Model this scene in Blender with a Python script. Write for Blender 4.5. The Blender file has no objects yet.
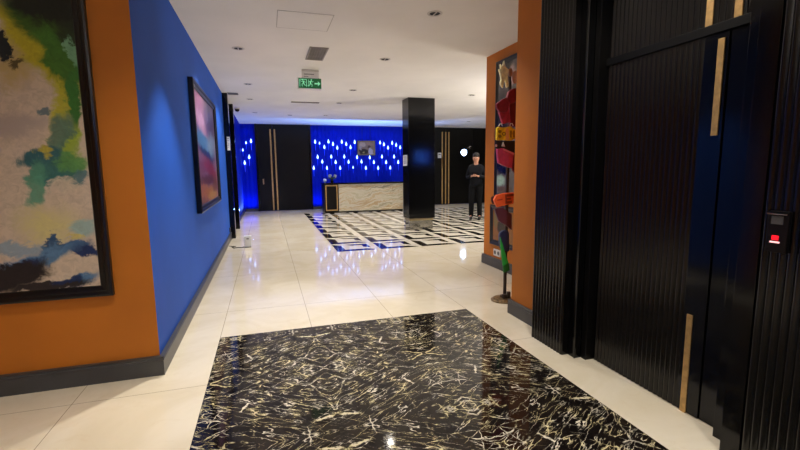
import bpy, bmesh, math, random
from mathutils import Vector, Matrix
random.seed(4)
C = bpy.context.scene.collection
PI = math.pi
CZ = 2.93                      # ceiling height
XL = -0.764                    # blue wall plane

# ------------------------------------------------------------------ colours and node helpers
def lin(c):
    return tuple(((v / 255) / 12.92 if v / 255 <= .04045 else ((v / 255 + .055) / 1.055) ** 2.4) for v in c) + (1.0,)

class NT:
    def __init__(s, name):
        s.m = bpy.data.materials.new(name); s.m.use_nodes = True
        s.t = s.m.node_tree; s.n = s.t.nodes; s.l = s.t.links
        s.b = s.n['Principled BSDF']
    def node(s, typ, ins=None, **kw):
        n = s.n.new(typ)
        for k, v in kw.items(): setattr(n, k, v)
        if ins:
            for k, v in ins.items(): s.put(n.inputs[k], v)
        return n
    def put(s, sock, v):
        if isinstance(v, bpy.types.NodeSocket): s.l.new(v, sock)
        else: sock.default_value = v
    def math(s, op, a, b=0.0, c=None):
        n = s.node('ShaderNodeMath', operation=op); s.put(n.inputs[0], a); s.put(n.inputs[1], b)
        if c is not None: s.put(n.inputs[2], c)
        return n.outputs[0]
    def vec(s, op, a, b=(0, 0, 0)):
        n = s.node('ShaderNodeVectorMath', operation=op); s.put(n.inputs[0], a); s.put(n.inputs[1], b)
        return n.outputs['Value'] if op in ('LENGTH', 'DISTANCE', 'DOT_PRODUCT') else n.outputs[0]
    def pos(s): return s.node('ShaderNodeNewGeometry').outputs['Position']
    def sep(s, v):
        n = s.node('ShaderNodeSeparateXYZ', {0: v}); return n.outputs
    def comb(s, x=0.0, y=0.0, z=0.0):
        return s.node('ShaderNodeCombineXYZ', {0: x, 1: y, 2: z}).outputs[0]
    def noise(s, v, scale, detail=4.0, rough=.5, dist=0.0):
        return s.node('ShaderNodeTexNoise', {'Vector': v, 'Scale': scale, 'Detail': detail, 'Roughness': rough, 'Distortion': dist})
    def rng(s, v, a, b, c=0.0, d=1.0, smooth=True):
        n = s.node('ShaderNodeMapRange', {'Value': v, 'From Min': a, 'From Max': b, 'To Min': c, 'To Max': d})
        n.interpolation_type = 'SMOOTHSTEP' if smooth else 'LINEAR'
        return n.outputs[0]
    def mix(s, f, a, b):
        n = s.node('ShaderNodeMix', data_type='RGBA'); s.put(n.inputs[0], f); s.put(n.inputs[6], a); s.put(n.inputs[7], b)
        return n.outputs[2]
    def bump(s, h, strength=.2, dist=.01):
        n = s.node('ShaderNodeBump', {'Height': h, 'Strength': strength, 'Distance': dist}); s.l.new(n.outputs[0], s.b.inputs['Normal'])
    def col(s, v): s.put(s.b.inputs['Base Color'], v)
    def set(s, **kw):
        for k, v in kw.items(): s.put(s.b.inputs[k.replace('_', ' ')], v)

def plain(name, c, rough=.5, metal=0.0, spec=.5, var=.04, vscale=6.0, emit=None, es=0.0, bump=0.0, coat=0.0):
    t = NT(name); base = lin(c)
    n = t.noise(t.pos(), vscale, 5.0)
    dark = tuple(v * (1 - var * 2) for v in base[:3]) + (1,)
    lite = tuple(min(1, v * (1 + var * 2)) for v in base[:3]) + (1,)
    t.col(t.mix(t.rng(n.outputs[0], .3, .7), dark, lite))
    t.set(Roughness=rough, Metallic=metal)
    t.b.inputs['Specular IOR Level'].default_value = spec
    t.b.inputs['Coat Weight'].default_value = coat
    if emit: t.b.inputs['Emission Color'].default_value = lin(emit); t.b.inputs['Emission Strength'].default_value = es
    if bump:
        f = t.noise(t.pos(), 90.0, 3.0); t.bump(f.outputs[0], bump, .004)
    return t.m

# ------------------------------------------------------------------ mesh builder
class MB:
    def __init__(s): s.bm = bmesh.new()
    def poly(s, pts): return s.bm.faces.new([s.bm.verts.new(p) for p in pts])
    def box(s, a, b, bev=0.0):
        x0, y0, z0 = [min(p, q) for p, q in zip(a, b)]; x1, y1, z1 = [max(p, q) for p, q in zip(a, b)]
        t = bmesh.new()
        bmesh.ops.create_cube(t, size=1, matrix=Matrix.Translation(((x0+x1)/2, (y0+y1)/2, (z0+z1)/2)) @ Matrix.Diagonal((x1-x0, y1-y0, z1-z0, 1)))
        if bev: bmesh.ops.bevel(t, geom=t.edges[:], offset=bev, segments=2, profile=.7, affect='EDGES')
        return s.merge(t)
    def merge(s, t, mat=None):
        if mat is not None: bmesh.ops.transform(t, matrix=mat, verts=t.verts)
        me = bpy.data.meshes.new('tmp'); t.to_mesh(me); t.free(); s.bm.from_mesh(me); bpy.data.meshes.remove(me); return s
    def prism(s, pts, z0, z1, axis='z'):
        f = {'z': lambda p, h: (p[0], p[1], h), 'y': lambda p, h: (p[0], h, p[1]), 'x': lambda p, h: (h, p[0], p[1])}[axis]
        a = [s.bm.verts.new(f(p, z0)) for p in pts]; b = [s.bm.verts.new(f(p, z1)) for p in pts]
        s.bm.faces.new(a[::-1]); s.bm.faces.new(b)
        for i in range(len(pts)):
            j = (i + 1) % len(pts); s.bm.faces.new((a[i], a[j], b[j], b[i]))
        return s
    def lathe(s, prof, c=(0, 0, 0), seg=24, mat=None):
        t = bmesh.new(); rings = []
        for r, z in prof:
            rings.append([t.verts.new((r*math.cos(2*PI*k/seg), r*math.sin(2*PI*k/seg), z)) for k in range(seg)] if r > 1e-6 else [t.verts.new((0, 0, z))])
        for a, b in zip(rings, rings[1:]):
            for k in range(seg):
                j = (k + 1) % seg
                if len(a) == 1 and len(b) == 1: continue
                if len(a) == 1: t.faces.new((a[0], b[j], b[k]))
                elif len(b) == 1: t.faces.new((a[k], a[j], b[0]))
                else: t.faces.new((a[k], a[j], b[j], b[k]))
        if len(rings[0]) > 1: t.faces.new(rings[0][::-1])
        if len(rings[-1]) > 1: t.faces.new(rings[-1])
        return s.merge(t, Matrix.Translation(c) @ (mat or Matrix.Identity(4)))
    def tube(s, pts, r, seg=10):
        t = bmesh.new(); rings = []; pts = [Vector(p) for p in pts]
        rr = r if isinstance(r, (list, tuple)) else [r] * len(pts)
        for i, p in enumerate(pts):
            d = (pts[min(i+1, len(pts)-1)] - pts[max(i-1, 0)]).normalized()
            u = d.orthogonal().normalized() if i == 0 else (u - d * u.dot(d)).normalized()
            v = d.cross(u)
            rings.append([t.verts.new(p + rr[i]*(math.cos(2*PI*k/seg)*u + math.sin(2*PI*k/seg)*v)) for k in range(seg)])
        for a, b in zip(rings, rings[1:]):
            for k in range(seg): t.faces.new((a[k], a[(k+1) % seg], b[(k+1) % seg], b[k]))
        t.faces.new(rings[0][::-1]); t.faces.new(rings[-1])
        return s.merge(t)
    def ball(s, c, r, seg=16, rot=None):
        t = bmesh.new(); r = r if isinstance(r, (tuple, list)) else (r, r, r)
        bmesh.ops.create_uvsphere(t, u_segments=seg, v_segments=seg//2+2, radius=1)
        return s.merge(t, Matrix.Translation(c) @ (rot or Matrix.Identity(4)) @ Matrix.Diagonal((*r, 1)))
    def build(s, name, mat, parent=None, smooth=False, M=None):
        bm = s.bm
        if M is not None: bmesh.ops.transform(bm, matrix=M, verts=bm.verts)
        if parent is not None:
            w = Vector((0, 0, 0)); o = parent
            while o: w += o.location; o = o.parent
            bmesh.ops.translate(bm, verts=bm.verts, vec=-w)
        bmesh.ops.recalc_face_normals(bm, faces=bm.faces)
        me = bpy.data.meshes.new(name); bm.to_mesh(me); bm.free()
        for m in (mat if isinstance(mat, (list, tuple)) else [mat]): me.materials.append(m)
        if smooth:
            for p in me.polygons: p.use_smooth = True
            me.set_sharp_from_angle(angle=math.radians(smooth if smooth is not True else 40))
        o = bpy.data.objects.new(name, me); C.objects.link(o)
        if parent is not None: o.parent = parent
        return o

def tag(o, label, cat, group=None, kind=None):
    if label: o['label'] = label
    if cat: o['category'] = cat
    if group: o['group'] = group
    if kind: o['kind'] = kind
    return o
def thing(name, loc, label, cat, group=None):
    o = bpy.data.objects.new(name, None); C.objects.link(o); o.location = loc; o.empty_display_size = .1
    return tag(o, label, cat, group)
def struct(o, label=None, cat=None):
    o['kind'] = 'structure'
    if label: o['label'] = label
    if cat: o['category'] = cat
    return o

# ------------------------------------------------------------------ materials
M = {}
M['ceiling'] = plain('white_ceiling_paint', (236, 232, 226), .75, var=.015, vscale=1.5)
M['orange'] = plain('ochre_wall_paint', (192, 112, 28), .6, spec=.35, var=.04, vscale=1.2)
M['blue'] = plain('matt_blue_wall_paint', (29, 86, 192), .6, spec=.2, var=.03, vscale=1.2)
M['skirt'] = plain('charcoal_skirting_lacquer', (66, 66, 68), .35, var=.05)
M['black'] = plain('gloss_black_lacquer', (8, 8, 9), .13, spec=.36, var=.1)
M['black_satin'] = plain('satin_black_lacquer', (11, 10, 10), .3, spec=.3, var=.1)
M['flute'] = plain('fluted_black_lacquer', (12, 11, 12), .2, spec=.4, var=.1)
M['brass'] = plain('brushed_brass', (192, 156, 100), .42, metal=.55, var=.08, vscale=30)
M['white'] = plain('white_plastic', (226, 226, 222), .4)
M['white_metal'] = plain('white_powder_coat', (205, 200, 192), .45)
M['dark_metal'] = plain('dark_grey_metal', (42, 40, 38), .4, metal=.4)
M['grille'] = plain('grey_grille_metal', (150, 142, 134), .5, metal=.1)
M['chrome'] = plain('polished_steel', (190, 190, 192), .12, metal=1.0, var=.02)
M['mirror'] = plain('mirror_steel_plinth', (175, 172, 165), .14, metal=.95, var=.05)
M['frame_black'] = plain('black_picture_frame', (14, 12, 12), .28, var=.1)
M['grey'] = plain('grey_plastic', (84, 84, 84), .4)
M['hole'] = plain('dark_recess', (20, 17, 14), .7)

# polished cream tile with hairline joints
t = NT('polished_cream_tile'); P = t.pos(); x, y, z = t.sep(P)
def joint(t, v, off, per, w):
    f = t.math('FRACT', t.math('DIVIDE', t.math('SUBTRACT', v, off), per))
    e = t.math('MULTIPLY', t.math('MINIMUM', f, t.math('SUBTRACT', 1.0, f)), per)
    return t.rng(e, w * .5, w, 1.0, 0.0)
J = t.math('MAXIMUM', joint(t, x, .3225, .76, .0025), joint(t, y, 2.92, .767*2, .0025))
n1 = t.noise(P, 1.6, 8.0, .6, .8); n2 = t.noise(P, 7.0, 6.0, .65, 1.2)
c = t.mix(t.rng(n1.outputs[0], .35, .68), lin((214, 203, 180)), lin((224, 215, 197)))
c = t.mix(t.math('MULTIPLY', t.rng(n2.outputs[0], .55, .75), .35), c, lin((205, 188, 158)))
t.col(t.mix(t.math('MULTIPLY', J, .8), c, lin((110, 92, 66))))
t.set(Roughness=t.rng(n1.outputs[0], .3, .7, .045, .07)); t.bump(J, .3, -.001)
t.b.inputs['Specular IOR Level'].default_value = .38
M['tile'] = t.m

# black and gold marble, bookmatched tile by tile
t = NT('black_gold_marble'); P = t.pos(); x, y, z = t.sep(P)
a = t.math('PINGPONG', t.math('SUBTRACT', x, .3225), .76); b = t.math('PINGPONG', t.math('SUBTRACT', y, 2.92), .767)
v0 = t.comb(a, b, 0.0)
wn = t.noise(v0, 6.0, 6.0, .65)
v1 = t.vec('ADD', v0, t.vec('MULTIPLY', t.vec('SUBTRACT', wn.outputs['Color'], (.5, .5, .5)), (.07, .07, 0)))
def streak(ang, sx, sy, scale, off, w, det=3.0):
    r = t.node('ShaderNodeVectorRotate', {'Vector': v1, 'Angle': ang}, rotation_type='Z_AXIS').outputs[0]
    s = t.vec('ADD', t.vec('MULTIPLY', r, (sx, sy, 1)), (off, off*1.7, off))
    n = t.noise(s, scale, det, .55, .3)
    d = t.math('ABSOLUTE', t.math('SUBTRACT', n.outputs[0], .5))
    return t.rng(d, w * .3, w, 1.0, 0.0)
def patch(scale, lo, hi, off=0.0):
    return t.rng(t.noise(t.vec('ADD', v0, (off, off, off)), scale, 5.0, .65).outputs[0], lo, hi)
def crack(ang, sx, sy, scale, w, off):
    r = t.node('ShaderNodeVectorRotate', {'Vector': v1, 'Angle': math.radians(ang)}, rotation_type='Z_AXIS').outputs[0]
    q = t.vec('ADD', t.vec('MULTIPLY', r, (sx, sy, 1)), (off, off, 0))
    vn = t.node('ShaderNodeTexVoronoi', {'Vector': q, 'Scale': scale}, feature='DISTANCE_TO_EDGE')
    fine = t.noise(t.vec('ADD', v0, (off, 2, 0)), 42.0, 3.0, .7).outputs[0]
    return t.rng(t.math('MULTIPLY_ADD', t.math('SUBTRACT', fine, .46), w * 2.6, vn.outputs['Distance']), w * .3, w * .8, 1.0, 0.0)
mm = t.math
s1 = mm('MULTIPLY', crack(36, 1.0, 6.5, 1.9, .020, 0), patch(4.5, .46, .58))
s2 = mm('MULTIPLY', crack(27, 1.0, 5.5, 4.2, .042, 5), patch(5, .48, .60, 3))
s3 = mm('MULTIPLY', crack(-38, 1.0, 4.0, 3.0, .022, 9), patch(4, .48, .58, 7))
s4 = mm('MULTIPLY', streak(math.radians(34), 1.0, 5.5, 3.6, 13, .020, 3.0), patch(6, .46, .58, 5))
bl = t.noise(t.vec('MULTIPLY', t.node('ShaderNodeVectorRotate', {'Vector': v1, 'Angle': .6}, rotation_type='Z_AXIS').outputs[0], (1, 3.2, 1)), 7.0, 4.0, .6, .2)
blot = mm('MULTIPLY', t.rng(bl.outputs[0], .63, .66), patch(4, .50, .58, 11))
vein = mm('MAXIMUM', mm('MAXIMUM', mm('MAXIMUM', s1, s2), mm('MAXIMUM', s3, s4)), blot)
gold = t.mix(t.rng(t.noise(v0, 8.0, 3.0).outputs[0], .42, .58), lin((214, 206, 188)), lin((204, 192, 150)))
base = t.mix(t.rng(t.noise(v0, 4.0, 6.0, .7).outputs[0], .4, .7), lin((17, 13, 13)), lin((42, 34, 28)))
c = t.mix(vein, base, gold)
J = t.math('MAXIMUM', joint(t, x, .3225, .76, .002), joint(t, y, 2.92, .767, .002))
t.col(t.mix(t.math('MULTIPLY', J, .7), c, lin((14, 11, 10)))); t.set(Roughness=.07); t.b.inputs['Specular IOR Level'].default_value = .32
M['marble'] = t.m

# lobby floor: repeating nested squares in black and white
t = NT('nested_square_marble_mosaic'); P = t.pos(); x, y, z = t.sep(P); per = .767
u = t.math('FRACT', t.math('DIVIDE', t.math('SUBTRACT', x, 1.10), per)); v = t.math('FRACT', t.math('DIVIDE', t.math('SUBTRACT', y, 7.17), per))
def sq(lo, hi, w, corner):
    # ring between an outer square lo..hi and an inner one inset by w, mitred into two halves
    dl = t.math('SUBTRACT', u, lo); dr = t.math('SUBTRACT', hi, u); db = t.math('SUBTRACT', v, lo); dt = t.math('SUBTRACT', hi, v)
    m1 = t.math('MINIMUM', dl, db); m2 = t.math('MINIMUM', dr, dt); m = t.math('MINIMUM', m1, m2)
    inside = t.math('MULTIPLY', t.math('GREATER_THAN', m, 0.0), t.math('LESS_THAN', m, w))
    side = t.math('LESS_THAN', m1, m2) if corner == 'lb' else t.math('LESS_THAN', m2, m1)
    return t.math('MULTIPLY', inside, side)
dark = t.math('MAXIMUM', sq(.0, .92, .20, 'lb'), sq(.29, .83, .15, 'rt'))
nb = t.noise(P, 5.0, 6.0, .7, 1.0)
bk = t.mix(t.rng(nb.outputs[0], .5, .75), lin((20, 17, 16)), lin((74, 64, 50)))
wh = t.mix(t.rng(nb.outputs[0], .35, .7), lin((224, 216, 198)), lin((203, 196, 180)))
t.col(t.mix(dark, wh, bk)); t.set(Roughness=.09)
M['mosaic'] = t.m

# backlit blue drape-like wall
t = NT('blue_pleated_wall'); P = t.pos(); x, y, z = t.sep(P)
w = t.math('SINE', t.math('MULTIPLY', x, 46.0)); n = t.noise(t.comb(t.math('MULTIPLY', x, 8.0), 0.0, t.math('MULTIPLY', z, .5)), 2.0, 3.0)
t.col(t.mix(n.outputs[0], lin((0, 24, 170)), lin((0, 34, 190)))); t.set(Roughness=.6); t.b.inputs['Specular IOR Level'].default_value = .08
t.bump(t.math('ADD', w, n.outputs[0]), .5, .01)
M['bluewall'] = t.m

# onyx front of the desk
t = NT('banded_onyx_stone'); P = t.pos(); x, y, z = t.sep(P)
wz = t.noise(t.comb(x, 0.0, z), 1.1, 4.0, .6, .5).outputs[0]
k = t.math('ADD', t.math('MULTIPLY', t.math('SUBTRACT', z, t.math('MULTIPLY', x, .13)), 7.0), t.math('MULTIPLY', wz, 5.5))
n = t.noise(t.comb(t.math('MULTIPLY', x, .25), 0.0, k), 1.7, 7.0, .65)
r = t.node('ShaderNodeValToRGB', {'Fac': n.outputs[0]}); e = r.color_ramp.elements
e[0].position = .3; e[0].color = lin((112, 102, 88)); e[1].position = .7; e[1].color = lin((226, 214, 184))
for p, cc in ((.42, (182, 174, 148)), (.5, (206, 198, 178)), (.56, (176, 148, 108)), (.62, (208, 198, 172))):
    q = e.new(p); q.color = lin(cc)
t.col(r.outputs[0]); t.set(Roughness=.2)
M['onyx'] = t.m

def blob_mat(name, axes, base, blobs, warp=.12, wscale=5.0, rough=.45, gl=None):
    """paint poured over a canvas: soft patches with noisy edges. axes = which two world axes the canvas lies in"""
    t = NT(name); P = t.pos(); s = t.sep(P)
    ax = {'x': s[0], 'y': s[1], 'z': s[2]}
    p = t.comb(ax[axes[0]], ax[axes[1]], 0.0)
    n1 = t.noise(p, wscale, 8.0, .62, .6); n2 = t.noise(t.vec('ADD', p, (7, 3, 0)), wscale * 3.3, 6.0, .65, 1.0)
    q = t.vec('ADD', p, t.vec('MULTIPLY', t.vec('SUBTRACT', n1.outputs['Color'], (.5, .5, .5)), (warp*3, warp*3, 0)))
    q = t.vec('ADD', q, t.vec('MULTIPLY', t.vec('SUBTRACT', n2.outputs['Color'], (.5, .5, .5)), (warp*.9, warp*.9, 0)))
    b2 = tuple(v * .9 for v in base)
    c = t.mix(t.rng(n2.outputs[0], .35, .7), lin(base), lin(b2))
    for cx, cy, rx, ry, ang, colr, soft, amt in blobs:
        d = t.vec('SUBTRACT', q, (cx, cy, 0))
        d = t.node('ShaderNodeVectorRotate', {'Vector': d, 'Angle': math.radians(ang)}, rotation_type='Z_AXIS').outputs[0]
        L = t.vec('LENGTH', t.vec('MULTIPLY', d, (1/rx, 1/ry, 0)))
        f = t.math('MULTIPLY', t.rng(L, 1 - soft, 1 + soft, 1.0, 0.0), amt)
        sh = t.mix(n2.outputs[0], lin(tuple(v * .7 for v in colr)), lin(tuple(min(255, v * 1.15) for v in colr)))
        c = t.mix(f, c, sh)
    t.col(c); t.set(Roughness=rough)
    t.b.inputs['Specular IOR Level'].default_value = .3
    return t.m

# ------------------------------------------------------------------ room shell
def wall(name, pts, mat, z0=0.0, z1=CZ):
    return struct(MB().prism(pts, z0, z1).build(name, mat))
def wbox(name, a, b, mat): return struct(MB().box(a, b).build(name, mat))

wbox('floor', (-4.2, -3.2, -.12), (10.4, 15.6, 0), M['tile'])
wbox('floor_marble_inlay', (-.4385, -1.68, -.02), (1.8405, 3.755, .0012), M['marble'])['label'] = 'black marble floor inlay with gold and white veins'
bpy.data.objects['floor_marble_inlay'].name = 'trim_1'
wbox('trim_2', (1.10, 7.17, -.02), (8.77, 14.074, .0012), M['mosaic'])['label'] = 'lobby floor mosaic of nested black and white squares'
wbox('ceiling', (-4.2, -3.2, CZ), (10.4, 15.6, CZ + .15), M['ceiling'])
wall('wall_near_left', [(-4.2, 3.19), (XL, 3.19), (-.914, 3.34), (-4.2, 3.34)], M['orange'])
wall('wall_left', [(XL, 3.19), (XL, 9.38), (-.914, 9.38), (-.914, 3.34)], M['blue'])
wall('wall_left_far', [(XL, 11.08), (XL, 15.4), (-.914, 15.4), (-.914, 11.08)], M['bluewall'])
wbox('wall_far_left', (-4.2, -3.2, 0), (-4.05, 3.19, CZ), M['orange'])
wbox('wall_behind', (-4.2, -3.35, 0), (2.4, -3.2, CZ), M['blue'])
wbox('wall_back', (-.914, 15.4, 0), (10.4, 15.6, CZ), M['bluewall'])
wbox('wall_right_far', (10.25, 5.62, 0), (10.4, 15.4, CZ), M['black_satin'])
wall('wall_right', [(3.03, 5.6), (3.03, 4.2), (2.2, 3.56), (2.2, 2.96), (10.4, 2.96), (10.4, 5.6)][:0] or [(3.03, 3.9), (3.2, 3.9), (3.2, 5.6), (3.03, 5.6)], M['orange'])
wbox('wall_lobby_front', (3.2, 5.45, 0), (10.4, 5.6, CZ), M['black_satin'])
wall('wall_near_right', [(2.2, 2.955), (3.2, 2.955), (3.2, 3.895), (3.03, 3.895), (3.03, 3.505), (2.2, 3.505)], M['orange'])

def skirting(name, pts, h=.137, th=.024):
    """pts: wall line; th offset to the left of the direction of travel; a small rebated top bead"""
    mb = MB()
    def off(d):
        out = []
        for i, p in enumerate(pts):
            ns = []
            for a, b in ((i-1, i), (i, i+1)):
                if 0 <= a and b < len(pts):
                    v = Vector((pts[b][0]-pts[a][0], pts[b][1]-pts[a][1])).normalized(); ns.append(Vector((-v.y, v.x)))
            n = ns[0] if len(ns) == 1 else (ns[0] + ns[1]) / (1 + ns[0].dot(ns[1]))
            out.append((p[0] + n.x*d, p[1] + n.y*d))
        return out
    prof = [(0, 0), (th, 0), (th, h-.03), (th-.004, h-.027), (th-.004, h-.021), (th-.001, h-.018), (th-.001, h-.006), (th-.008, h), (0, h)]
    rings = [[Vector((q[0], q[1], z)) for q in off(d)] for d, z in prof]
    n = len(pts); vs = [[mb.bm.verts.new(r[i]) for r in rings] for i in range(n)]
    for i in range(n-1):
        for k in range(len(prof)-1): mb.bm.faces.new((vs[i][k], vs[i+1][k], vs[i+1][k+1], vs[i][k+1]))
    mb.bm.faces.new(vs[0]); mb.bm.faces.new(vs[-1][::-1])
    o = struct(mb.build(name, M['skirt'])); return o
e = .0008
skirting('baseboard_left', [(XL+e, 9.375), (XL+e, 3.19-e), (-4.04, 3.19-e)][::-1], th=-.024)
skirting('baseboard_right', [(3.03-e, 3.57), (3.03-e, 5.6+e), (10.2, 5.6+e)], th=.024)
skirting('baseboard_near_right', [(2.2-e, 2.96), (2.2-e, 3.505+e), (3.0, 3.505+e)], th=.024)
skirting('baseboard_left_far', [(XL+e, 11.085), (XL+e, 15.36)], th=-.02, h=.09)
for i, (xa, xb) in enumerate(((-.72, -.30), (1.54, 5.55))):
    o = skirting(['baseboard_back_left', 'baseboard_back'][i], [(xa, 15.4-e), (xb, 15.4-e)], th=-.02, h=.09)

# ------------------------------------------------------------------ fluted black lacquer panelling on the right
def flutes(X, y0, y1, z0, z1, pitch=.034, depth=.009, back=.03, seg=7):
    """vertical half-round reeds facing -x"""
    mb = MB(); n = max(1, round((y1-y0)/pitch)); p = (y1-y0)/n; pts = []
    for i in range(n):
        for k in range(seg):
            a = k/seg; pts.append((X - depth*math.sin(PI*a), y0 + (i+a)*p))
    pts.append((X, y1))
    A = [mb.bm.verts.new((q[0], q[1], z0)) for q in pts]; B = [mb.bm.verts.new((q[0], q[1], z1)) for q in pts]
    for i in range(len(pts)-1): mb.bm.faces.new((A[i], A[i+1], B[i+1], B[i]))
    ax = [mb.bm.verts.new((X+back, q, h)) for q, h in ((y0, z0), (y1, z0), (y1, z1), (y0, z1))]
    mb.bm.faces.new(ax); mb.bm.faces.new((A[0], B[0], ax[3], ax[0])); mb.bm.faces.new((A[-1], ax[1], ax[2], B[-1]))
    mb.bm.faces.new(A + [ax[1], ax[0]]); mb.bm.faces.new(B + [ax[2], ax[3]])
    return mb
# pier between the orange wall and the door
o = struct(flutes(2.052, 2.56, 2.95, 0, CZ, back=.3).build('trim_3', M['flute'], smooth=50)); o['label'] = 'fluted black pier beside the orange wall'
# the black door
D = bpy.data.objects.new('door_1', None); C.objects.link(D); D.location = (2.22, 1.9, 0); struct(D, 'tall fluted black door with gold strips', 'door')
MB().box((2.10, 2.485, 0), (2.36, 2.555, CZ), .003).build('door_jamb', M['black'], D)
MB().box((2.155, 2.435, 0), (2.36, 2.48, CZ), .003).build('door_jamb', M['black_satin'], D)
MB().tube([(2.098, 2.484, .0), (2.098, 2.484, CZ)], .003, 8).build('jamb_bead', M['dark_metal'], D)
leaf = flutes(2.224, 1.76, 2.43, .004, 2.06).build('door_leaf', M['flute'], D, smooth=50)
MB().box((2.217, 1.63, .004), (2.254, 1.757, 2.06), .002).build('door_stile', M['black'], leaf)
def strip(y, z0, z1, X, w=.034, par=D, nm='gold_strip'):
    return MB().box((X - .006, y - w/2, z0), (X + .004, y + w/2, z1), .0015).build(nm, M['brass'], par)
strip(1.665, 1.55, 2.03, 2.217); strip(1.715, .0, .576, 2.217)
MB().box((2.206, 1.5, 2.062), (2.26, 2.43, 2.108), .002).build('head_rail', plain('matt_black_rail', (7, 7, 8), .5, spec=.15), D)
flutes(2.232, 1.5, 2.43, 2.112, CZ-.002).build('transom_panel', M['flute'], D, smooth=50)
strip(1.745, 2.112, CZ-.005, 2.224, .038); strip(1.60, 2.112, CZ-.005, 2.224, .038)
MB().box((2.225, 1.50, .004), (2.26, 1.626, 2.06), .002).build('fixed_panel', M['black'], D)
MB().box((2.155, 1.40, 0), (2.4, 1.497, CZ), .003).build('door_jamb', M['black'], D)
# near panelling on the camera's right
o = struct(MB().box((2.068, 1.31, 0), (2.4, 1.398, CZ), .002).build('trim_4', M['black'])); o['label'] = 'smooth black stile beside the door'
o = struct(flutes(2.075, -3.2, 1.308, 0, CZ, back=.3).build('wall_panelling_right', M['flute'], smooth=50)); o.name = 'wall_right_near'
wbox('wall_right_rear', (2.38, -3.2, 0), (2.55, 2.95, CZ), M['black_satin'])

# card reader on the fluted wall
R = thing('card_reader', (2.062, 1.235, 1.05), 'small black wall card reader with a glowing red light on the fluted black wall', 'card reader')
MB().box((2.046, 1.195, 1.03), (2.066, 1.275, 1.205), .004).build('reader_body', M['black_satin'], R)
MB().box((2.035, 1.197, 1.19), (2.046, 1.273, 1.196), .001).build('top_edge', M['chrome'], R)
MB().box((2.042, 1.215, 1.150), (2.047, 1.258, 1.184), .001).build('sensor_window', M['grey'], R)
m_red = plain('red_indicator_light', (255, 30, 30), .4, emit=(230, 20, 40), es=.9)
MB().box((2.041, 1.226, 1.082), (2.047, 1.250, 1.102), .002).build('indicator_light', m_red, R)
m_pw = plain('pink_white_indicator', (255, 200, 200), .4, emit=(255, 190, 190), es=.9)
MB().box((2.041, 1.221, 1.070), (2.047, 1.256, 1.077), .001).build('indicator_bar', m_pw, R)

# ------------------------------------------------------------------ door in the blue wall and back doors
D2 = bpy.data.objects.new('door_2', None); C.objects.link(D2); D2.location = (XL, 10.2, 0); struct(D2, 'black framed doorway in the blue wall', 'door')
MB().box((XL-.15, 9.385, 0), (-.665, 9.60, CZ-.002), .004).build('door_jamb', M['black'], D2)
MB().box((XL-.15, 10.90, 0), (-.665, 11.075, CZ-.002), .004).build('door_jamb', M['black'], D2)
MB().box((XL-.15, 9.602, 0), (XL-.04, 10.24, 2.4), .003).build('door_leaf', M['black'], D2)
MB().box((XL-.15, 10.25, 0), (XL-.04, 10.898, 2.4), .003).build('door_leaf', M['black'], D2)
MB().box((XL-.15, 9.602, 2.405), (XL-.02, 10.898, CZ-.002), .003).build('transom_panel', M['black'], D2)
N = thing('wall_notice', (-.70, 9.5, 1.8), 'small white notice on the black door jamb in the blue wall', 'sign')
MB().box((-.72, 9.374, 1.80), (-.665, 9.384, 2.07), .001).build('notice_board', M['white'], N)
for k in range(6): MB().box((-.716, 9.3725, 2.03 - k*.036), (-.676 - .012*(k % 3), 9.375, 2.038 - k*.036)).build('text_line', M['grey'], N)

def back_door(name, x0, x1, leafs, strips, label):
    D = bpy.data.objects.new(name, None); C.objects.link(D); D.location = ((x0+x1)/2, 15.4, 0); struct(D, label, 'door')
    for a, b in leafs: MB().box((a, 15.335, .012), (b, 15.398, CZ-.012), .004).build('door_leaf', M['black_satin'], D)
    for x in (x0, x1): MB().box((x-.035, 15.32, 0), (x+.035, 15.398, CZ-.002), .004).build('door_jamb', M['black'], D)
    for xs, w, za, zb in strips: MB().box((xs-w/2, 15.322, za), (xs+w/2, 15.334, zb), .003).build('gold_strip', M['brass'], D)
    return D
d3 = back_door('door_3', -.27, 1.50, [(-.235, .262), (.268, 1.465)], [(.195, .05, .02, 2.76), (.335, .05, .02, 2.76)], 'black back door with two tall gold strips')
MB().box((-.12, 15.30, .92), (-.08, 15.334, 1.10), .006).build('door_handle', M['brass'], d3)
d4 = back_door('door_4', 5.62, 9.9, [(5.66, 6.60), (6.61, 7.74), (7.75, 8.85), (8.86, 9.86)], [(6.46, .05, .02, 2.76), (6.60, .05, .02, 2.76), (6.73, .05, .02, 2.76), (6.46, .06, 1.40, 1.85)], 'black double doors with gold strips at the back right of the lobby')
N = thing('wall_notice', (6.35, 15.33, 1.78), 'small white notice on the black back doors right of the column', 'sign')
MB().box((6.275, 15.322, 1.78), (6.42, 15.334, 1.98), .001).build('notice_board', M['white'], N)
MB().box((6.30, 15.320, 1.90), (6.395, 15.322, 1.93)).build('text_line', M['grey'], N)

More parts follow.
